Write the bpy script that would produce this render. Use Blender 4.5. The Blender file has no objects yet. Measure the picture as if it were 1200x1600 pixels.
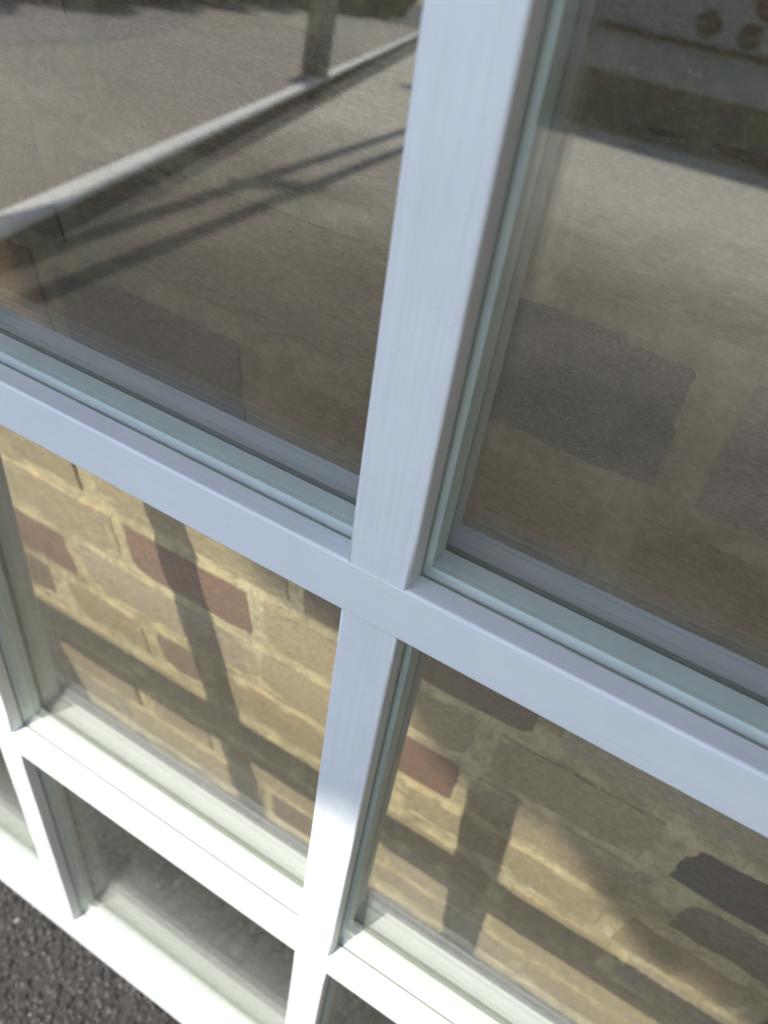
import bpy, bmesh, math, random
from mathutils import Matrix, Vector, noise

random.seed(7)
scn = bpy.context.scene
COL = scn.collection

# ------------------------------------------------------------------ camera, sky, sun, exposure
cam_data = bpy.data.cameras.new("camera")
cam = bpy.data.objects.new("camera", cam_data)
COL.objects.link(cam)
ROT = Matrix(((0.856005, -0.414254, 0.309271),
              (0.514407, 0.623069, -0.589211),
              (0.051386, 0.663459, 0.746446)))
M4 = ROT.to_4x4()
M4.translation = Vector((0.0950078, -0.0871914, 1.012743))
cam.matrix_world = M4
cam_data.sensor_fit = 'AUTO'
cam_data.sensor_width = 36.0
cam_data.lens = 1220.393 / 1600.0 * 36.0
cam_data.clip_start = 0.02
cam_data.clip_end = 400.0
cam_data.dof.use_dof = True
cam_data.dof.focus_distance = 0.325
cam_data.dof.aperture_fstop = cam_data.lens / 3.0
scn.camera = cam

SUN = Vector((0.2701648, 0.5507093, -0.7897659))        # direction the light travels
sun_elev = math.asin(-SUN.z)
sun_az = math.atan2(-SUN.x, -SUN.y)                      # compass angle of the sun from +Y

world = bpy.data.worlds.new("World")
scn.world = world
world.use_nodes = True
wn = world.node_tree
sky = wn.nodes.new("ShaderNodeTexSky")
sky.sky_type = 'NISHITA'
sky.sun_disc = False
sky.sun_elevation = sun_elev
sky.sun_rotation = sun_az
sky.dust_density = 0.8
bg = wn.nodes["Background"]
bg.inputs["Strength"].default_value = 0.15
wn.links.new(sky.outputs[0], bg.inputs[0])

ld = bpy.data.lights.new("sun", 'SUN')
ld.energy = 3.7
ld.angle = math.radians(0.53)
ld.color = (1.0, 0.95, 0.86)
lo = bpy.data.objects.new("sun", ld)
COL.objects.link(lo)
lo.rotation_euler = SUN.to_track_quat('-Z', 'Y').to_euler()

scn.view_settings.view_transform = 'Standard'
scn.view_settings.look = 'None'
scn.view_settings.exposure = 0.92
scn.view_settings.gamma = 1.0
scn.render.engine = 'CYCLES'
scn.cycles.max_bounces = 10
scn.cycles.transparent_max_bounces = 24
scn.cycles.glossy_bounces = 6
scn.cycles.caustics_reflective = False
scn.cycles.caustics_refractive = False
scn.cycles.use_denoising = True


# ------------------------------------------------------------------ helpers
def tag(o, label=None, cat=None, group=None, kind=None):
    if label: o['label'] = label
    if cat: o['category'] = cat
    if group: o['group'] = group
    if kind: o['kind'] = kind
    return o


def empty(name, loc=(0, 0, 0)):
    o = bpy.data.objects.new(name, None)
    o.empty_display_size = 0.1
    COL.objects.link(o)
    o.location = loc
    return o


def link_mesh(name, me, m=None, parent=None):
    if m is not None and not me.materials:
        me.materials.append(m)
    o = bpy.data.objects.new(name, me)
    COL.objects.link(o)
    if parent: o.parent = parent
    return o


def obj(name, bm, m, parent=None, smooth=False):
    me = bpy.data.meshes.new(name)
    bmesh.ops.recalc_face_normals(bm, faces=bm.faces)
    if smooth:
        for f in bm.faces: f.smooth = True
    bm.to_mesh(me)
    bm.free()
    return link_mesh(name, me, m, parent)


def add_box(bm, lo_, hi_):
    x0, y0, z0 = lo_; x1, y1, z1 = hi_
    v = [bm.verts.new(c) for c in ((x0, y0, z0), (x1, y0, z0), (x1, y1, z0), (x0, y1, z0),
                                   (x0, y0, z1), (x1, y0, z1), (x1, y1, z1), (x0, y1, z1))]
    for f in ((0, 3, 2, 1), (4, 5, 6, 7), (0, 1, 5, 4), (1, 2, 6, 5), (2, 3, 7, 6), (3, 0, 4, 7)):
        bm.faces.new([v[i] for i in f])


def bevel_all(bm, w, seg=2):
    bmesh.ops.bevel(bm, geom=list(bm.edges), offset=w, segments=seg, profile=0.5, affect='EDGES')


def add_tube(bm, pts, radii, n=10, cap=True):
    rings = []
    pts = [Vector(p) for p in pts]
    for i, p in enumerate(pts):
        t = (pts[min(i + 1, len(pts) - 1)] - pts[max(i - 1, 0)]).normalized()
        up = Vector((0, 0, 1)) if abs(t.z) < 0.9 else Vector((1, 0, 0))
        a = t.cross(up).normalized(); b = t.cross(a)
        rings.append([bm.verts.new(p + radii[i] * (math.cos(k * 2 * math.pi / n) * a + math.sin(k * 2 * math.pi / n) * b)) for k in range(n)])
    for i in range(len(rings) - 1):
        for k in range(n):
            bm.faces.new((rings[i][k], rings[i][(k + 1) % n], rings[i + 1][(k + 1) % n], rings[i + 1][k]))
    if cap:
        bm.faces.new(rings[0][::-1]); bm.faces.new(rings[-1])


class NT:
    """small helper for node materials"""
    def __init__(self, name):
        self.m = bpy.data.materials.new(name)
        self.m.use_nodes = True
        self.t = self.m.node_tree
        self.b = self.t.nodes["Principled BSDF"]
        self.out = self.t.nodes["Material Output"]

    def n(self, kind, **kw):
        nd = self.t.nodes.new(kind)
        for k, v in kw.items(): setattr(nd, k, v)
        return nd

    def l(self, a, b): self.t.links.new(a, b)

    def coord(self, scale=(1, 1, 1), which='Object'):
        tc = self.n("ShaderNodeTexCoord")
        mp = self.n("ShaderNodeMapping")
        mp.inputs['Scale'].default_value = scale
        self.l(tc.outputs[which], mp.inputs['Vector'])
        return mp.outputs[0]

    def noise(self, vec, scale, detail=4, rough=0.55, dist=0.0):
        nd = self.n("ShaderNodeTexNoise")
        nd.inputs['Scale'].default_value = scale
        nd.inputs['Detail'].default_value = detail
        nd.inputs['Roughness'].default_value = rough
        nd.inputs['Distortion'].default_value = dist
        self.l(vec, nd.inputs['Vector'])
        return nd.outputs[0]

    def ramp(self, fac, stops):
        r = self.n("ShaderNodeValToRGB")
        e = r.color_ramp.elements
        while len(e) < len(stops): e.new(0.5)
        for el, (p, c) in zip(e, stops):
            el.position = p
            el.color = (*c, 1) if len(c) == 3 else c
        self.l(fac, r.inputs[0])
        return r.outputs[0]

    def mix(self, fac, a, b, mode='MIX'):
        nd = self.n("ShaderNodeMix", data_type='RGBA', blend_type=mode)
        for sock, v in ((nd.inputs[0], fac), (nd.inputs[6], a), (nd.inputs[7], b)):
            if hasattr(v, 'is_linked'): self.l(v, sock)
            elif isinstance(v, (int, float)): sock.default_value = v
            else: sock.default_value = (*v, 1)
        return nd.outputs[2]

    def math(self, op, a, b=0.0, c=0.0):
        nd = self.n("ShaderNodeMath", operation=op)
        for i, v in enumerate((a, b, c)):
            if hasattr(v, 'is_linked'): self.l(v, nd.inputs[i])
            else: nd.inputs[i].default_value = v
        return nd.outputs[0]

    def bump(self, h, strength, dist, prev=None):
        nd = self.n("ShaderNodeBump")
        nd.inputs['Strength'].default_value = strength
        nd.inputs['Distance'].default_value = dist
        self.l(h, nd.inputs['Height'])
        if prev: self.l(prev, nd.inputs['Normal'])
        return nd.outputs[0]

    def base(self, c):
        if hasattr(c, 'is_linked'): self.l(c, self.b.inputs['Base Color'])
        else: self.b.inputs['Base Color'].default_value = (*c, 1)
        return self

    def rough(self, r):
        if hasattr(r, 'is_linked'): self.l(r, self.b.inputs['Roughness'])
        else: self.b.inputs['Roughness'].default_value = r
        return self

    def nrm(self, nrm): self.l(nrm, self.b.inputs['Normal']); return self


# ------------------------------------------------------------------ materials
def paint(name, along, grain=1.0):
    """white painted timber; grain runs along the given axis ('x' or 'z')"""
    t = NT(name)
    sc = (9, 330, 330) if along == 'x' else (330, 330, 9)
    g = t.noise(t.coord(sc), 1.0, 3, 0.6, 0.6)
    sc2 = (22, 900, 900) if along == 'x' else (900, 900, 22)
    fine = t.noise(t.coord(sc2), 1.0, 2, 0.6, 0.3)
    lump = t.noise(t.coord((1, 1, 1)), 160, 3, 0.5)
    grime = t.noise(t.coord((1, 1, 1)), 26, 6, 0.65)
    speck = t.noise(t.coord((1, 1, 1)), 420, 2, 0.5)
    c = t.ramp(grime, [(0.25, (0.74, 0.77, 0.765)), (0.6, (0.79, 0.82, 0.81))])
    c = t.mix(t.ramp(speck, [(0.70, (0, 0, 0)), (0.80, (0.5, 0.5, 0.5))]), c, (0.55, 0.53, 0.48))
    c = t.mix(t.ramp(g, [(0.32, (0.20 * grain,) * 3), (0.52, (0, 0, 0))]), c, (0.60, 0.61, 0.60))
    n1 = t.bump(g, 0.6 * grain, 0.0009)
    n1 = t.bump(fine, 0.3 * grain, 0.0004, n1)
    n1 = t.bump(lump, 0.10, 0.0005, n1)
    t.base(c).rough(0.42).nrm(n1)
    return t.m


PAINT_X = paint("white_paint_along", 'x', 0.3)
PAINT_Z = paint("white_paint_upright", 'z', 0.85)


def glass_mat(name, F0):
    t = NT(name)
    t.t.nodes.remove(t.b)
    geo = t.n("ShaderNodeNewGeometry")
    dot = t.n("ShaderNodeVectorMath", operation='DOT_PRODUCT')
    t.l(geo.outputs['Normal'], dot.inputs[0]); t.l(geo.outputs['Incoming'], dot.inputs[1])
    c = t.math('ABSOLUTE', dot.outputs['Value'])
    om = t.math('SUBTRACT', 1.0, c)
    p5 = t.math('POWER', om, 5.0)
    fr = t.math('MULTIPLY_ADD', p5, 1 - F0, F0)
    tr = t.n("ShaderNodeBsdfTransparent"); tr.inputs[0].default_value = (0.989, 0.995, 0.990, 1)
    gl = t.n("ShaderNodeBsdfGlossy"); gl.inputs['Roughness'].default_value = 0.0
    gl.inputs[0].default_value = (1, 1, 1, 1)
    mx = t.n("ShaderNodeMixShader")
    t.l(fr, mx.inputs[0]); t.l(tr.outputs[0], mx.inputs[1]); t.l(gl.outputs[0], mx.inputs[2])
    # dust on the glass
    co = t.coord()
    film = t.noise(co, 9, 5, 0.6)
    spk = t.noise(co, 1400, 3, 0.6)
    a = t.ramp(spk, [(0.62, (0, 0, 0)), (0.78, (0.14, 0.14, 0.14))])
    f = t.ramp(film, [(0.35, (0.001, 0.001, 0.001)), (0.75, (0.006, 0.006, 0.006))])
    s = t.math('ADD', a, f)
    df = t.n("ShaderNodeBsdfDiffuse"); df.inputs[0].default_value = (0.62, 0.60, 0.54, 1)
    m2 = t.n("ShaderNodeMixShader")
    t.l(s, m2.inputs[0]); t.l(mx.outputs[0], m2.inputs[1]); t.l(df.outputs[0], m2.inputs[2])
    t.l(m2.outputs[0], t.out.inputs[0])
    return t.m


GLASS = glass_mat("outer_glass", 0.046)
GLASS_IN = glass_mat("coated_inner_glass", 0.080)


def simple(name, col, rough=0.6, var=0.15, scale=40, bump=0.2, bdist=0.002):
    t = NT(name)
    nz = t.noise(t.coord(), scale, 6, 0.6)
    d = tuple(c * (1 - var) for c in col); u = tuple(min(1, c * (1 + var)) for c in col)
    t.base(t.ramp(nz, [(0.3, d), (0.7, u)])).rough(rough)
    if bump: t.nrm(t.bump(nz, bump, bdist))
    return t.m


SPACER = simple("spacer_bar", (0.71, 0.80, 0.70), 0.45, 0.06, 60, 0.05)
SEAL = simple("glazing_seal", (0.22, 0.25, 0.20), 0.6, 0.1, 60, 0.05)


def brick_mat():
    """old stock bricks: hue of each brick from its object colour, grain and pits by noise"""
    t = NT("stock_brick")
    info = t.n("ShaderNodeObjectInfo")
    off = t.n("ShaderNodeVectorMath", operation='MULTIPLY_ADD')
    tc = t.n("ShaderNodeTexCoord")
    cmb = t.n("ShaderNodeCombineXYZ")
    for i in range(3): t.l(info.outputs['Random'], cmb.inputs[i])
    t.l(cmb.outputs[0], off.inputs[0]); off.inputs[1].default_value = (7, 13, 5)
    t.l(tc.outputs['Object'], off.inputs[2])
    v = off.outputs[0]
    big = t.noise(v, 24, 6, 0.65, 0.3)
    mid = t.noise(v, 70, 7, 0.75)
    fine = t.noise(v, 260, 5, 0.75)
    pits = t.noise(v, 120, 3, 0.5)
    c = t.mix(t.ramp(big, [(0.25, (0, 0, 0)), (0.75, (1, 1, 1))]),
              t.mix(1.0, info.outputs['Color'], (0.58, 0.55, 0.56), 'MULTIPLY'),
              t.mix(1.0, info.outputs['Color'], (1.42, 1.38, 1.26), 'MULTIPLY'))
    c = t.mix(t.ramp(mid, [(0.3, (0.75, 0.75, 0.75)), (0.58, (0, 0, 0))]), c,
              t.mix(1.0, c, (0.50, 0.46, 0.42), 'MULTIPLY'))
    c = t.mix(t.ramp(mid, [(0.55, (0, 0, 0)), (0.72, (0.55, 0.55, 0.55))]), c, (0.50, 0.42, 0.25))
    c = t.mix(t.ramp(fine, [(0.30, (0.5, 0.5, 0.5)), (0.46, (0, 0, 0))]), c, (0.10, 0.085, 0.07))
    c = t.mix(t.ramp(fine, [(0.62, (0, 0, 0)), (0.75, (0.35, 0.35, 0.35))]), c, (0.62, 0.56, 0.42))
    lime = t.noise(v, 38, 6, 0.7, 0.5)
    c = t.mix(t.ramp(lime, [(0.50, (0, 0, 0)), (0.68, (0.55, 0.55, 0.55))]), c, t.mix(0.5, c, (0.50, 0.40, 0.22)))
    c = t.mix(t.ramp(pits, [(0.24, (1, 1, 1)), (0.32, (0, 0, 0))]), c, (0.05, 0.045, 0.04))
    n = t.bump(mid, 0.55, 0.004)
    n = t.bump(fine, 0.5, 0.0015, n)
    n = t.bump(pits, 0.4, 0.002, n)
    t.base(c).rough(0.92).nrm(n)
    return t.m


BRICK = brick_mat()


def mortar_mat():
    t = NT("lime_mortar")
    v = t.coord()
    big = t.noise(v, 9, 5, 0.6, 0.3)
    mid = t.noise(v, 60, 6, 0.7)
    fine = t.noise(v, 380, 4, 0.75)
    dirt = t.noise(v, 24, 6, 0.7)
    # tree shade painted into the mortar colour: joints go dark brown above the lower courses
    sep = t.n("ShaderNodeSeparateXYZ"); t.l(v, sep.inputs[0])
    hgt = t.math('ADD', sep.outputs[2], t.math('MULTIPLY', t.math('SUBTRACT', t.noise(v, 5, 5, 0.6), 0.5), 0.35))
    old = t.ramp(hgt, [(0.54, (0, 0, 0)), (0.66, (1, 1, 1))])  # mask of the painted shade, grows with height and a noisy edge
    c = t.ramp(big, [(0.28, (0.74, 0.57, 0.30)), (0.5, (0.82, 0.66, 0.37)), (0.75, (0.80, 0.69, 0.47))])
    c = t.mix(old, c, t.ramp(mid, [(0.32, (0.06, 0.045, 0.022)), (0.68, (0.33, 0.25, 0.12))]))  # painted tree shade mixed in
    c = t.mix(t.ramp(dirt, [(0.36, (0.7, 0.7, 0.7)), (0.56, (0, 0, 0))]), c, (0.27, 0.22, 0.12))
    c = t.mix(t.ramp(mid, [(0.32, (0.55, 0.55, 0.55)), (0.5, (0, 0, 0))]), c, (0.20, 0.17, 0.11))
    c = t.mix(t.ramp(fine, [(0.34, (0.6, 0.6, 0.6)), (0.48, (0, 0, 0))]), c, (0.16, 0.13, 0.09))
    c = t.mix(t.ramp(fine, [(0.60, (0, 0, 0)), (0.74, (0.5, 0.5, 0.5))]), c, (0.66, 0.60, 0.42))
    n = t.bump(mid, 0.6, 0.004)
    n = t.bump(fine, 0.6, 0.0018, n)
    t.base(c).rough(0.95).nrm(n)
    return t.m


MORTAR = mortar_mat()


def house_brick_mat():
    t = NT("house_brickwork")
    tc = t.n("ShaderNodeTexCoord")
    mp = t.n("ShaderNodeMapping"); mp.inputs['Rotation'].default_value = (math.pi / 2, 0, 0)
    t.l(tc.outputs['Object'], mp.inputs[0])
    b = t.n("ShaderNodeTexBrick")
    t.l(mp.outputs[0], b.inputs['Vector'])
    b.inputs['Color1'].default_value = (0.42, 0.34, 0.19, 1)
    b.inputs['Color2'].default_value = (0.24, 0.15, 0.10, 1)
    b.inputs['Mortar'].default_value = (0.5, 0.42, 0.22, 1)
    b.inputs['Scale'].default_value = 1.0
    b.inputs['Mortar Size'].default_value = 0.008
    b.inputs['Brick Width'].default_value = 0.225
    b.inputs['Row Height'].default_value = 0.0815
    n = t.noise(tc.outputs['Object'], 60, 5, 0.7)
    c = t.mix(t.ramp(n, [(0.3, (0.5, 0.5, 0.5)), (0.6, (0, 0, 0))]), b.outputs[0], (0.14, 0.11, 0.08))
    t.base(c).rough(0.95)
    t.nrm(t.bump(b.outputs['Fac'], -0.5, 0.006, t.bump(n, 0.5, 0.004)))
    return t.m


HOUSE = house_brick_mat()


def asphalt_mat():
    t = NT("asphalt")
    v = t.coord(which='Object')
    vo = t.n("ShaderNodeTexVoronoi"); vo.inputs['Scale'].default_value = 170
    t.l(v, vo.inputs['Vector'])
    big = t.noise(v, 1.1, 6, 0.6)
    fine = t.noise(v, 260, 4, 0.7)
    c = t.ramp(fine, [(0.3, (0.008, 0.0075, 0.007)), (0.7, (0.026, 0.024, 0.022))])
    c = t.mix(t.ramp(vo.outputs['Color'], [(0.55, (0, 0, 0)), (0.95, (0.5, 0.5, 0.5))]), c, (0.045, 0.042, 0.037))
    c = t.mix(t.ramp(big, [(0.3, (0, 0, 0)), (0.75, (0.4, 0.4, 0.4))]), c, (0.07, 0.064, 0.056))
    n = t.bump(vo.outputs['Distance'], -0.8, 0.004)
    n = t.bump(fine, 0.5, 0.0015, n)
    t.base(c).rough(0.8).nrm(n)
    return t.m


ASPHALT = asphalt_mat()


def concrete_mat(name, lo_, hi_, stain):
    t = NT(name)
    v = t.coord(which='Object')
    big = t.noise(v, 0.9, 6, 0.62, 0.4)
    mid = t.noise(v, 7, 6, 0.7)
    fine = t.noise(v, 90, 4, 0.7)
    c = t.ramp(big, [(0.3, lo_), (0.7, hi_)])
    c = t.mix(t.ramp(mid, [(0.35, (0.45, 0.45, 0.45)), (0.6, (0, 0, 0))]), c, stain)
    c = t.mix(t.ramp(fine, [(0.35, (0.35, 0.35, 0.35)), (0.5, (0, 0, 0))]), c, tuple(s * 0.6 for s in stain))
    t.base(c).rough(0.9).nrm(t.bump(mid, 0.4, 0.01, t.bump(fine, 0.4, 0.003)))
    return t.m


def drive_mat():
    """tarmac drive, dark where it was relaid by the house and bleached and sandy further out"""
    t = NT("drive_surface")
    v = t.coord(which='Object')
    sep = t.n("ShaderNodeSeparateXYZ"); t.l(v, sep.inputs[0])
    big = t.noise(v, 0.7, 6, 0.62, 0.4)
    mid = t.noise(v, 7, 6, 0.7)
    fine = t.noise(v, 90, 4, 0.7)
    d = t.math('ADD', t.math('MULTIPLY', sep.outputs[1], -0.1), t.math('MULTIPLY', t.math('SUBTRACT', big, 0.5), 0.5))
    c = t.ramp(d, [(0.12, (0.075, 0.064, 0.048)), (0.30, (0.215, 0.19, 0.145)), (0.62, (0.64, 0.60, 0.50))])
    c = t.mix(t.ramp(mid, [(0.35, (0.45, 0.45, 0.45)), (0.6, (0, 0, 0))]), c, t.mix(1.0, c, (0.6, 0.58, 0.52), 'MULTIPLY'))
    c = t.mix(t.ramp(fine, [(0.35, (0.35, 0.35, 0.35)), (0.5, (0, 0, 0))]), c, t.mix(1.0, c, (0.4, 0.4, 0.38), 'MULTIPLY'))
    t.base(c).rough(0.9).nrm(t.bump(mid, 0.4, 0.01, t.bump(fine, 0.4, 0.003)))
    return t.m


DRIVE = drive_mat()
CONCRETE = concrete_mat("blocker_concrete", (0.30, 0.285, 0.25), (0.42, 0.40, 0.355), (0.24, 0.225, 0.18))
TERRACE = concrete_mat("terrace_concrete", (0.31, 0.28, 0.235), (0.42, 0.38, 0.32), (0.23, 0.205, 0.165))
TERRACE_DARK = concrete_mat("terrace_tarmac", (0.25, 0.225, 0.225), (0.33, 0.305, 0.30), (0.19, 0.175, 0.175))
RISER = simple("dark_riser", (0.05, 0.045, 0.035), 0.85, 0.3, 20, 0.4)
KERB = simple("kerb_white", (0.88, 0.87, 0.83), 0.6, 0.05, 12, 0.2)
POST = simple("grey_post", (0.20, 0.20, 0.185), 0.8, 0.3, 30, 0.4)
SHED = simple("grey_render", (0.30, 0.32, 0.36), 0.8, 0.08, 6, 0.3)
SHED_DARK = simple("dark_brown_timber", (0.022, 0.017, 0.012), 0.8, 0.3, 14, 0.3)
PORT = simple("brown_grille", (0.022, 0.015, 0.012), 0.7, 0.25, 20, 0.2)
ROOF = simple("roof_felt", (0.05, 0.05, 0.055), 0.9, 0.2, 20, 0.3)
FENCE = simple("black_timber", (0.018, 0.016, 0.018), 0.7, 0.3, 18, 0.3)
LEAF = simple("leaf", (0.055, 0.095, 0.025), 0.6, 0.4, 3.0, 0)
HEDGE = simple("hedge_leaf", (0.035, 0.05, 0.022), 0.7, 0.4, 3.0, 0)
BARK = simple("bark", (0.12, 0.10, 0.075), 0.9, 0.3, 20, 0.6, 0.01)
CABLE = simple("cable_sheath", (0.02, 0.02, 0.02), 0.6, 0.1, 20, 0)

# ------------------------------------------------------------------ ground
WALL_Y = 0.178


def sheet(name, pts, z, m, kind='structure', thick=0.0):
    bm = bmesh.new()
    vs = [bm.verts.new((x, y, z)) for x, y in pts]
    f = bm.faces.new(vs)
    if f.normal.z < 0: f.normal_flip()
    if thick:
        r = bmesh.ops.extrude_face_region(bm, geom=[f])
        for e in r['geom']:
            if isinstance(e, bmesh.types.BMVert): e.co.z -= thick
    o = obj(name, bm, m)
    tag(o, kind=kind)
    return o


sheet("ground", [(-150, -150), (150, -150), (150, 60), (-150, 60)], 0.0, ASPHALT)
# drive with an uneven edge, on the asphalt
edge = []
for i in range(61):
    x = -1.9 + i * 0.2
    edge.append((x, -1.15 + 0.12 * noise.noise(Vector((x * 0.8, 3.1, 0))) + 0.06 * noise.noise(Vector((x * 4, 1.1, 0)))))
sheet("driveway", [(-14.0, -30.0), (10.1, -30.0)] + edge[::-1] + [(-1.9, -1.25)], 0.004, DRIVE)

# raised terrace at the left with a white kerb along its edge
KP = [Vector((-1.395, 0.165)), Vector((-2.094, -1.412)), Vector((-4.454, -6.79)), Vector((-9.6, -18.5)), Vector((-13.2, -26.7))]
left = [(-30, -26.7), (-30, 0.165)]
sheet("terrace", [(p.x - 0.02, p.y) for p in KP] + left, 0.112, TERRACE, thick=0.11)
sheet("terrace_tarmac", [(-4.9, -3.2), (-5.6, -5.2), (-6.9, -7.6), (-9.0, -10.6), (-12, -12), (-14, -5), (-9, -2.0)], 0.116, TERRACE_DARK)

kerb = empty("kerb", (0, 0, 0))
tag(kerb, "white painted kerb along the raised terrace edge, mirrored in upper left pane", "kerb")
total = 0.0
for a, b in zip(KP[:-1], KP[1:]):
    d = (b - a); L = d.length; d.normalize(); nrm = Vector((-d.y, d.x))
    cnt = max(1, round(L / 0.9))
    for k in range(cnt):
        s0 = a + d * (L * k / cnt + 0.0006); s1 = a + d * (L * (k + 1) / cnt - 0.0006)
        hw = 0.046
        bm = bmesh.new()
        q = [s0 - nrm * hw, s1 - nrm * hw, s1 + nrm * hw, s0 + nrm * hw]
        lo4 = [bm.verts.new((v.x, v.y, 0.091)) for v in q]; hi4 = [bm.verts.new((v.x, v.y, 0.122)) for v in q]
        bm.faces.new(lo4[::-1]); bm.faces.new(hi4)
        for i in range(4): bm.faces.new((lo4[i], lo4[(i + 1) % 4], hi4[(i + 1) % 4], hi4[i]))
        bmesh.ops.bevel(bm, geom=[e for e in bm.edges if all(v.co.z > 0.1 for v in e.verts)], offset=0.008, segments=2, affect='EDGES')
        obj("white_nosing", bm, KERB, kerb)
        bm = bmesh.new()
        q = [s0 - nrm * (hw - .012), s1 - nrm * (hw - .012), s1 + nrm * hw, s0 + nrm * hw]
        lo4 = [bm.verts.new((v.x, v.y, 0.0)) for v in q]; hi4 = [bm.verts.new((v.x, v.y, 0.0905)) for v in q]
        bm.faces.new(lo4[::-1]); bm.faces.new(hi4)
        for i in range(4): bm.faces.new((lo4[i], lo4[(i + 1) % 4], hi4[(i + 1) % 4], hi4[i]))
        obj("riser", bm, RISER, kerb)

# ------------------------------------------------------------------ brick house wall behind the window
wall = empty("brick_wall", (0, WALL_Y, 0))
tag(wall, "old yellow stock brick wall with smeared lime mortar behind the window", "wall")
X0, X1, ZT = -1.0, 1.0, 1.50
PITCH, Z0 = 0.0815, 0.037                                # course k: bricks from Z0 + k * PITCH
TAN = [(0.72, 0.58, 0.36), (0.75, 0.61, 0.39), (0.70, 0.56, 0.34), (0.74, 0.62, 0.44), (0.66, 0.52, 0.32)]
TAN_SHADED = [(0.25, 0.175, 0.080), (0.27, 0.195, 0.095), (0.21, 0.145, 0.075), (0.29, 0.215, 0.115)]  # tan darkened for the upper courses, shade painted into the brick colour
PLUM = [(0.165, 0.12, 0.105), (0.18, 0.13, 0.11)]
PUR = [(0.105, 0.078, 0.074), (0.12, 0.088, 0.08), (0.095, 0.074, 0.074)]
RED = [(0.46, 0.27, 0.20), (0.42, 0.24, 0.18), (0.50, 0.31, 0.23)]
BRN = [(0.40, 0.29, 0.20), (0.44, 0.33, 0.23)]
# bricks the photograph shows, course -> [(x0, x1, hues)]
KNOWN = {
    9: [(-0.245, -0.045, TAN_SHADED), (-0.025, 0.085, PUR), (0.104, 0.30, PLUM)],
    8: [(-0.40, -0.30, TAN_SHADED), (-0.285, -0.141, PUR), (-0.126, 0.07, TAN_SHADED), (0.088, 0.29, TAN_SHADED)],
    7: [(-0.33, -0.13, TAN_SHADED), (-0.115, -0.01, TAN_SHADED), (0.005, 0.2, TAN_SHADED)],
    6: [(-0.42, -0.33, TAN), (-0.315, -0.12, TAN), (-0.105, 0.08, BRN)],
    5: [(-0.50, -0.305, TAN), (-0.291, -0.160, RED), (-0.145, 0.045, TAN), (0.06, 0.18, TAN), (0.20, 0.40, PLUM)],
    4: [(-0.52, -0.385, RED), (-0.37, -0.17, TAN), (-0.155, -0.055, TAN), (-0.040, 0.040, RED), (0.055, 0.19, TAN), (0.225, 0.41, BRN)],
    3: [(-0.42, -0.31, TAN), (-0.29, -0.235, BRN), (-0.22, -0.02, TAN), (-0.005, 0.19, TAN), (0.205, 0.31, TAN)],
    2: [(-0.53, -0.345, TAN), (-0.33, -0.12, TAN), (-0.10, 0.1, TAN), (0.115, 0.21, TAN), (0.225, 0.33, TAN)],
    1: [(-0.56, -0.36, TAN), (-0.345, -0.25, TAN), (-0.235, -0.03, TAN), (-0.015, 0.09, TAN), (0.105, 0.31, TAN), (0.325, 0.42, BRN)],
    0: [(-0.50, -0.40, TAN), (-0.385, -0.18, TAN), (-0.165, -0.07, BRN), (-0.055, 0.15, TAN), (0.165, 0.27, TAN), (0.285, 0.48, TAN)],
    10: [(-0.33, -0.22, BRN), (-0.205, 0.0, TAN_SHADED), (0.018, 0.22, TAN_SHADED)],
    11: [(-0.36, -0.17, TAN_SHADED), (-0.155, -0.05, PUR), (-0.035, 0.17, TAN_SHADED)],
}
BR = []                                                   # (x0, x1, z0, z1, colour)
rr = random.Random(11)
ncourse = int((ZT - Z0) / PITCH)
for k in range(-1, ncourse):
    z0 = Z0 + k * PITCH + rr.uniform(-.002, .002); z1 = z0 + 0.066 + rr.uniform(-.003, .002)
    row = list(KNOWN.get(k, []))
    if not row:
        s = rr.uniform(-0.1, 0.1)
        row = [(s, s + 0.2, TAN)]
    x = row[-1][1]; wide = True
    while x < X1:
        g = rr.uniform(.012, .018); ln = 0.205 if wide else 0.1; wide = not wide
        row.append((x + g, x + g + ln, None)); x += g + ln
    x = row[0][0]
    while x > X0:
        g = rr.uniform(.012, .018); ln = 0.205 if wide else 0.1; wide = not wide
        row.insert(0, (x - g - ln, x - g, None)); x -= g + ln
    for a, b, hues in row:
        if hues is None:
            u = rr.random()
            pale = TAN if k < 7 else TAN_SHADED  # from here up the tan has shade painted in
            hues = pale if u < .72 else BRN if u < .88 else RED if u < .95 else PUR
        BR.append((a, b, max(z0, 0.004), z1, rr.choice(hues), (hues is TAN or hues is TAN_SHADED) and rr.random() < .75))


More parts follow.
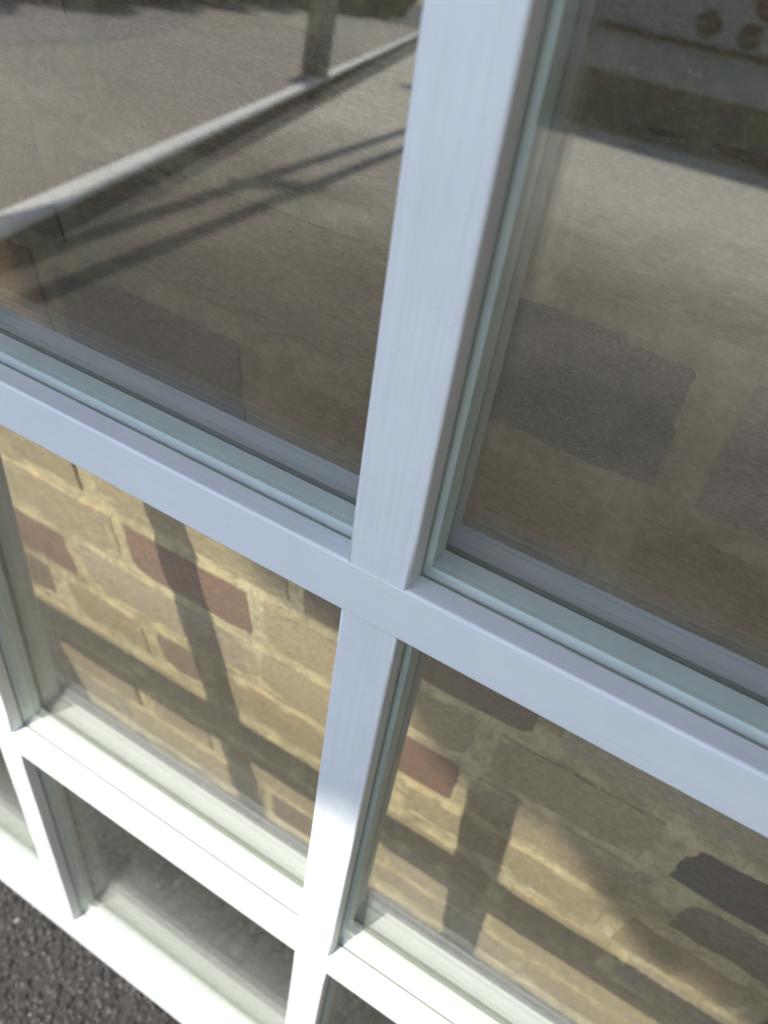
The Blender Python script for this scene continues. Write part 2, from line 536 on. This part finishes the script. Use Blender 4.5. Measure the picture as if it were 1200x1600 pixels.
def brick_mesh(seed, aspect):
    """unit brick front (x -0.5..0.5, z -0.5..0.5) with worn uneven arrises, 0.09 deep"""
    r = random.Random(seed)
    nx, nz = (9, 4) if aspect > 2 else (5, 4)
    bm = bmesh.new()
    grid = []
    for i in range(nx + 1):
        col = []
        for j in range(nz + 1):
            u, w = i / nx - .5, j / nz - .5
            ed = (i in (0, nx)) or (j in (0, nz))
            y = r.uniform(-.0006, .0006) + (r.uniform(.0004, .0014) if ed else 0)
            if i in (0, nx) and j in (0, nz): y += .001
            du = r.uniform(-.005, .005) / (aspect / 3); dw = r.uniform(-.012, .012)
            if i in (0, nx): du = -math.copysign(abs(du), u)
            if j in (0, nz): dw = -math.copysign(abs(dw), w)
            col.append(bm.verts.new((u + du, y, w + dw)))
        grid.append(col)
    for i in range(nx):
        for j in range(nz):
            bm.faces.new((grid[i][j], grid[i + 1][j], grid[i + 1][j + 1], grid[i][j + 1]))
    rim = [grid[i][0] for i in range(nx + 1)] + [grid[nx][j] for j in range(1, nz + 1)] + \
          [grid[i][nz] for i in range(nx - 1, -1, -1)] + [grid[0][j] for j in range(nz - 1, 0, -1)]
    back = [bm.verts.new((v.co.x * 1.005, .045, v.co.z * 1.005)) for v in rim]
    n = len(rim)
    for i in range(n):
        bm.faces.new((rim[i], back[i], back[(i + 1) % n], rim[(i + 1) % n]))
    bmesh.ops.recalc_face_normals(bm, faces=bm.faces)
    rs = set(rim)
    for e in bm.edges:
        if e.verts[0] in rs and e.verts[1] in rs and e.is_manifold: e.smooth = not any(len(set(f.verts) & set(back)) for f in e.link_faces)
    for f in bm.faces: f.smooth = True
    me = bpy.data.meshes.new("brick")
    bm.to_mesh(me); bm.free()
    me.materials.append(BRICK)
    return me


LONG = [brick_mesh(i, 3.1) for i in range(6)]
SHORT = [brick_mesh(20 + i, 1.5) for i in range(6)]
for a, b, z0, z1, c, _ in BR:
    if b < X0 - .05 or a > X1 + .05: continue
    o = bpy.data.objects.new("brick", rr.choice(LONG if b - a > .15 else SHORT))
    COL.objects.link(o)
    o.parent = wall
    o.location = ((a + b) / 2, rr.uniform(-.0010, .0008), (z0 + z1) / 2)
    o.rotation_euler = (rr.uniform(-.02, .02), rr.uniform(-.012, .012), rr.uniform(-.012, .012))
    o.scale = (b - a, 1, z1 - z0)
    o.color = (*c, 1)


def build_mortar():
    """buttered joints: flush with the bricks between them, smeared over their edges, hollow behind their faces"""
    st = 0.004
    xs = [X0 + i * st for i in range(int((X1 - X0) / st) + 1)]
    zs = [i * st for i in range(int(ZT / st) + 1)]
    rows = {}
    for br in BR: rows.setdefault(round((br[2] - Z0) / PITCH), []).append(br)
    verts, faces = [], []
    for z in zs:
        ks = [int((z - Z0) // PITCH) + d for d in (-1, 0, 1)]
        cand = [b for k in ks for b in rows.get(k, [])]
        for x in xs:
            d = -1.0
            for b in cand:
                q = min(x - b[0], b[1] - x, z - b[2], b[3] - z)
                if b[5]: q -= 0.007
                if q > d: d = q
            P = Vector((x, 0, z))
            cover = 0.0012 + 0.005 * noise.noise(P * 17) + 0.003 * noise.noise(P * 60) + 0.002 * noise.noise(P * 170)
            t = (d - cover) / 0.005
            t = 0 if t < 0 else 1 if t > 1 else t
            y = 0.0006 + 0.0012 * noise.noise(P * 30) + 0.0009 * noise.noise(P * 110) + t * 0.0036
            if d < -.004: y += .0015
            verts.append((x, y, z))
    n = len(xs)
    for j in range(len(zs) - 1):
        for i in range(n - 1):
            k = j * n + i
            faces.append((k, k + 1, k + n + 1, k + n))
    me = bpy.data.meshes.new("mortar")
    me.from_pydata(verts, [], faces)
    me.polygons.foreach_set("use_smooth", [True] * len(faces))
    me.update()
    o = link_mesh("mortar", me, MORTAR, wall)
    tag(o, kind='stuff')


build_mortar()
bm = bmesh.new()
add_box(bm, (X0 - .05, .0125, 0), (X1 + .05, .3, ZT + .02))
add_box(bm, (-6, 0.002, 0), (X0 - .002, .3, 6.2))
add_box(bm, (X1 + .002, 0.002, 0), (6, .3, 6.2))
add_box(bm, (X0 - .001, 0.0025, ZT + .001), (X1 + .001, .299, 6.199))
obj("wall_body", bm, HOUSE, wall)

sky_blocker = empty("brick_sky_blocker", (1.42, -0.6, 0))  # added out of view to keep sky light off the bars' right sides
tag(sky_blocker, "added unseen brick block right of the window, holding back sky light", "sky_blocker")
bm = bmesh.new(); add_box(bm, (-.2, -.75, 0), (.2, .775, 2.7)); obj("shaft", bm, HOUSE, sky_blocker)  # body of the added sky blocker
bm = bmesh.new(); add_box(bm, (-.25, -.8, 2.701), (.25, .777, 2.78)); obj("blocker_coping", bm, CONCRETE, sky_blocker)

# ------------------------------------------------------------------ the window
S = 1.18
W = 0.022 * S
DD = 0.0401721 * S
BH = 0.0231448 * S
ZB = 0.6123019


def zl(z): return (z + ZB) * S


def yl(y): return y * S - DD


B1T, B2T, RT = zl(0.0509542), zl(-0.2520905), zl(-0.5591033)
TR, TT = zl(0.361), zl(0.4245)
PX = 0.251041 * S
XL0, XL1 = -2 * PX - 0.035 * S, -2 * PX + W              # left stile
XR0, XR1 = 2 * PX, 2 * PX + W + 0.035 * S

win = empty("window_sash", (0, 0, 0))
win.rotation_euler = (-0.1457172, 0, 0)
tag(win, "white painted timber window sash with small square panes, leaning against the brick wall", "window")


def bar(name, axis, c0, c1, u0, u1, m, y0=None, y1=None, arris=0.0013, steps=14):
    """timber length with rounded arrises; axis x (c = x, u = z) or z (c = z, u = x)"""
    y0 = yl(0) if y0 is None else y0; y1 = 0.0 if y1 is None else y1
    prof = []
    for (cu, cy, a0) in ((u0 + arris, y0 + arris, math.pi), (u1 - arris, y0 + arris, 1.5 * math.pi),
                         (u1 - arris, y1 - arris, 0), (u0 + arris, y1 - arris, .5 * math.pi)):
        for k in range(4):
            a = a0 + k / 3 * math.pi / 2
            prof.append((cu + arris * math.cos(a), cy + arris * math.sin(a)))
    bm = bmesh.new()
    rings = []
    for i in range(steps + 1):
        c = c0 + (c1 - c0) * i / steps
        wob = 0 if i in (0, steps) else random.uniform(-1, 1) * 0.00008
        ring = []
        for u, y in prof:
            co = (c, y + wob, u + wob) if axis == 'x' else (u + wob, y + wob, c)
            ring.append(bm.verts.new(co))
        rings.append(ring)
    n = len(prof)
    for i in range(steps):
        for k in range(n):
            bm.faces.new((rings[i][k], rings[i][(k + 1) % n], rings[i + 1][(k + 1) % n], rings[i + 1][k]))
    bm.faces.new(rings[0][::-1]); bm.faces.new(rings[-1])
    o = obj(name, bm, m, win)
    for i, p in enumerate(o.data.polygons): p.use_smooth = len(p.vertices) == 4 and (i % n) % 4 != 3
    return o


bar("bottom_rail", 'x', XL1 - .0015, XR0 + .0015, 0.0, RT, PAINT_X)
bar("top_rail", 'x', XL1 - .0015, XR0 + .0015, TR, TT, PAINT_X)
bar("stile", 'z', 0.0, TT, XL0, XL1, PAINT_Z, y0=yl(0) - .0004)
bar("stile", 'z', 0.0, TT, XR0, XR1, PAINT_Z, y0=yl(0) - .0004)
HB = [(B2T - BH, B2T), (B1T - BH, B1T)]
for z0, z1 in HB:
    bar("glazing_bar", 'x', XL1 - .0015, XR0 + .0015, z0, z1, PAINT_X)
SPAN = [(RT, HB[0][0]), (HB[0][1], HB[1][0]), (HB[1][1], TR)]
for k in (-1, 0, 1):
    for z0, z1 in SPAN:
        bar("glazing_bar", 'z', z0 - .0012, z1 + .0012, k * PX, k * PX + W, PAINT_Z, y0=yl(0) + .00025, y1=-.0003)

G0, G1, G2, G3 = yl(.0095), yl(.0125), yl(.0230), yl(.0260)
XS = [(XL1, -PX), (-PX + W, 0), (W, PX), (PX + W, XR0)]
pane_me = {}
for z0, z1 in SPAN:
    for x0, x1 in XS:
        bm = bmesh.new()
        e = .003
        add_box(bm, (x0 - e, G0, z0 - e), (x1 + e, G1, z1 + e))
        pane = obj("glass_pane", bm, GLASS, win)
        bm = bmesh.new()
        add_box(bm, (x0 - e, G2, z0 - e), (x1 + e, G3, z1 + e))
        obj("inner_sheet", bm, GLASS_IN, pane)
        bm = bmesh.new()
        i_ = .0022
        g = .0004
        for (a0, b0, a1, b1) in ((x0 - e, z0 - e, x1 + e, z0 + i_), (x0 - e, z1 - i_, x1 + e, z1 + e),
                                 (x0 - e, z0 + i_ + .0002, x0 + i_, z1 - i_ - .0002), (x1 - i_, z0 + i_ + .0002, x1 + e, z1 - i_ - .0002)):
            add_box(bm, (a0, G1 + g, b0), (a1, G2 - g, b1))
        obj("spacer", bm, SPACER, pane)
        bm = bmesh.new()
        for (ya, yb, i2) in ((G0 - .0009, G0 - .0001, .0007), (G2 - .0002, G3 + .0004, .0012)):
            for (a0, b0, a1, b1) in ((x0 - e, z0 - e, x1 + e, z0 + i2), (x0 - e, z1 - i2, x1 + e, z1 + e),
                                     (x0 - e, z0 + i2 + .0002, x0 + i2, z1 - i2 - .0002), (x1 - i2, z0 + i2 + .0002, x1 + e, z1 - i2 - .0002)):
                add_box(bm, (a0, ya, b0), (a1, yb, b1))
        obj("seal", bm, SEAL, pane)

# ------------------------------------------------------------------ loose grit on the asphalt
gr = random.Random(5)
bm = bmesh.new()
GRIT = bmesh.new()
bmesh.ops.create_icosphere(GRIT, subdivisions=1, radius=1.0)
gv = [v.co.copy() for v in GRIT.verts]; gf = [[v.index for v in f.verts] for f in GRIT.faces]
GRIT.free()
bm.free()


def grit(name, count, xr, yr, rmin, rmax, m):
    verts, faces = [], []
    for _ in range(count):
        x, y = gr.uniform(*xr), gr.uniform(*yr)
        r = rmin + (rmax - rmin) * gr.random() ** 2
        sx, sy, sz = r * gr.uniform(.7, 1.3), r * gr.uniform(.7, 1.3), r * gr.uniform(.45, .9)
        a = gr.uniform(0, 6.28); ca, sa = math.cos(a), math.sin(a)
        b0 = len(verts)
        for v in gv:
            k = gr.uniform(.75, 1.15)
            px, py = v.x * sx * k, v.y * sy * k
            verts.append((x + px * ca - py * sa, y + px * sa + py * ca, sz * .25 + v.z * sz * k))
        faces += [[b0 + i for i in f] for f in gf]
    me = bpy.data.meshes.new(name)
    me.from_pydata(verts, [], faces)
    o = link_mesh(name, me, m)
    tag(o, kind='stuff')
    return o


STONE = simple("dark_aggregate", (0.033, 0.028, 0.024), 0.55, 0.5, 90, 0.3, 0.001)
STONE_L = simple("pale_aggregate", (0.30, 0.28, 0.24), 0.5, 0.3, 90, 0.2, 0.001)
g1 = grit("asphalt_grit", 42000, (-1.0, 0.7), (-0.5, 0.172), .0020, .0052, STONE)
tag(g1, "coarse dark grey asphalt chippings in front of the window", "grit")
g2 = grit("pale_chippings", 760, (-1.0, 0.7), (-0.5, 0.172), .0014, .0036, STONE_L)
tag(g2, "few pale stone chips scattered on the dark asphalt", "grit")


# ------------------------------------------------------------------ tree whose crown shades the upper half
def leaves(name, clumps, m, parent, size, density, seed):
    r = random.Random(seed)
    verts, faces = [], []
    for c, rad, sq in clumps:
        for _ in range(int(density * rad * rad)):
            while True:
                v = Vector((r.uniform(-1, 1), r.uniform(-1, 1), r.uniform(-1, 1)))
                if .15 < v.length < 1: break
            p = Vector(c) + Vector((v.x * rad, v.y * rad, v.z * rad * sq))
            a = Vector((r.gauss(0, 1), r.gauss(0, 1), r.gauss(0, 1))).normalized()
            b = a.orthogonal().normalized()
            b = Matrix.Rotation(r.uniform(0, 6.28), 3, a) @ b
            n = a.cross(b)
            L = size * r.uniform(.7, 1.3); Wd = L * .36
            i0 = len(verts)
            verts += [p - a * L * .5, p + b * Wd + n * Wd * .3, p + a * L * .5, p - b * Wd + n * Wd * .3]
            faces += [(i0, i0 + 1, i0 + 2), (i0, i0 + 2, i0 + 3)]
    me = bpy.data.meshes.new(name)
    me.from_pydata([tuple(v) for v in verts], [], faces)
    o = link_mesh(name, me, m, parent)
    tag(o, kind='stuff')
    return o


def up_sun(x, z, t): return Vector((x, WALL_Y, z)) - SUN * t


tree = empty("broadleaf_tree", (1.5, -3.4, 0))
tag(tree, "broadleaf tree beside the drive shading the upper panes and bars", "tree")
cr = random.Random(9)
SPOTS = [(-.215, .83, .14), (-.085, .74, .14), (.005, .715, .15), (.115, .655, .15), (.225, .555, .15), (.35, .53, .15), (.045, .555, .075), (.34, .47, .12), (.44, .50, .14),
         (-.21, .95, .13), (.48, .60, .15), (.60, .62, .15)]
for i in range(8):
    for j in range(3):
        SPOTS.append((-.20 + .135 * i + cr.uniform(-.02, .02), .90 + .16 * j - .02 * i + cr.uniform(-.03, .03), cr.uniform(.15, .18)))
CL = [(up_sun(x, z, cr.uniform(3.1, 3.9)), q, 1) for x, z, q in SPOTS]
base = Vector((1.5, -3.4, 0))
bm = bmesh.new()
fork = Vector((1.42, -3.36, 3.0)) - base
add_tube(bm, [(0, 0, -.05), (.03, .02, .3), (0, 0, 1.2), fork], [.24, .17, .15, .12], 12)
obj("trunk", bm, BARK, tree, True)
for c, rad, _ in CL[1:-1:4]:
    e = Vector(c) - base
    mid = fork.lerp(e, .5) + Vector((0, 0, .15))
    bm = bmesh.new()
    add_tube(bm, [fork, mid, e], [.06, .04, .012], 8)
    obj("limb", bm, BARK, tree, True)
leaves("crown", [(Vector(c) - base, r_, s_) for c, r_, s_ in CL], LEAF, tree, .062, 20000, 3)

# ------------------------------------------------------------------ things mirrored in the panes
post = empty("gate_post", (-4.66, -7.10, 0))
tag(post, "grey timber gate post at the white kerb, mirrored in upper left pane", "post")
bm = bmesh.new()
add_box(bm, (-.10, -.10, 0), (.10, .10, 1.25)); bevel_all(bm, .012)
obj("shaft", bm, POST, post)
bm = bmesh.new()
add_box(bm, (-.13, -.13, 1.2505), (.13, .13, 1.30))
for v in bm.verts:
    if v.co.z > 1.29: v.co.x *= .5; v.co.y *= .5; v.co.z += .05
obj("cap", bm, POST, post)


def cable_pts(a, b, h, sag):
    """ground points where its shadow falls -> the cable itself, h metres up towards the sun"""
    pts = []
    for i in range(-9, 26):
        t = i / 8
        x, y = a[0] + (b[0] - a[0]) * t, a[1] + (b[1] - a[1]) * t
        q = (x + SUN.x / SUN.z * h, y + SUN.y / SUN.z * h, h + sag * (t - 1) ** 2)
        if q[1] < .45: pts.append(q)
    return pts


cab = empty("overhead_cable", (0, 0, 0))
tag(cab, "pair of thick black overhead cables throwing two shadow lines on the drive", "cable")
A1 = cable_pts((-2.03, -1.33), (-3.13, -6.19), 2.7, .03)
A2 = cable_pts((-1.80, -1.36), (-2.74, -5.55), 2.7, .03)
for pts in (A1, A2):
    bm = bmesh.new(); add_tube(bm, pts, [.048] * len(pts), 8)
    obj("cable", bm, CABLE, cab, True)
bm = bmesh.new()
near = lambda P, y: Vector(min(P, key=lambda p: abs(p[1] - y)))
q1, q2 = near(A1, -3.3 - 1.88), near(A2, -3.5 - 1.88)
add_tube(bm, [q1 + (q1 - q2) * .25, q1, q2, q2 + (q2 - q1) * .25], [.06, .10, .10, .06], 8)
obj("spreader", bm, CABLE, cab, True)
pole = empty("cable_pole", (-7.2, -19.6, 0))
tag(pole, "tall dark timber pole carrying the overhead cables", "pole")
bm = bmesh.new(); add_tube(bm, [(0, 0, 0), (0, 0, 3.6)], [.13, .1], 12)
obj("shaft", bm, BARK, pole, True)
bm = bmesh.new(); add_box(bm, (-.7, -.05, 2.9), (.9, .05, 3.0))
obj("cross_arm", bm, BARK, pole)

shed = empty("grey_outbuilding", (0, -11.1, 0))
tag(shed, "low grey rendered outbuilding with dark plinth and round grilles, mirrored in upper right pane", "outbuilding")
bm = bmesh.new(); add_box(bm, (-5.4, -4, 0), (5, 0, .66)); obj("plinth", bm, SHED_DARK, shed)
bm = bmesh.new(); add_box(bm, (-5.42, -4.02, .661), (5.02, .02, 1.95)); obj("wall", bm, SHED, shed)
bm = bmesh.new(); add_box(bm, (-5.43, .021, 1.10), (5.03, .06, 1.17)); obj("rail", bm, SHED_DARK, shed)
bm = bmesh.new(); add_box(bm, (-5.7, -4.3, 1.951), (5.3, .22, 2.07)); obj("roof", bm, ROOF, shed)
for x, z, r in ((-1.87, 1.37, .15), (-1.36, 1.33, .14), (-1.25, 1.70, .2), (-2.6, 1.72, .15)):
    bm = bmesh.new()
    add_tube(bm, [(x, .021, z), (x, .05, z)], [r, r * .93], 20)
    obj("round_grille", bm, PORT, shed)

hedge_line = [(-8.6, -5.0), (-9.6, -7.6), (-10.8, -10.3), (-12.0, -13.2), (-13.2, -16.3), (-14.4, -19.6), (-15.4, -23.2), (-15.8, -27.0), (-13.0, -29.5), (-9.5, -30.5)]
for i, (x, y) in enumerate(hedge_line):
    h = empty("hedge_bush", (x, y, 0.1))
    tag(h, "dense dark green bush in the hedge beyond the terrace", "bush", "bushes in the hedge beyond the terrace")
    bm = bmesh.new()
    bmesh.ops.create_icosphere(bm, subdivisions=3, radius=1.0)
    for v in bm.verts:
        k = 1 + .22 * noise.noise(v.co * 2.2 + Vector((i * 7, 0, 0)))
        v.co = Vector((v.co.x * 1.65 * k, v.co.y * 1.75 * k, max(0, v.co.z * 1.35 * k + 1.1)))
    obj("foliage_mass", bm, HEDGE, h, True)
    lv = []
    leaves("foliage", [((0, 0, 1.15), 1.85, .75)], HEDGE, h, .2, 900, 50 + i)
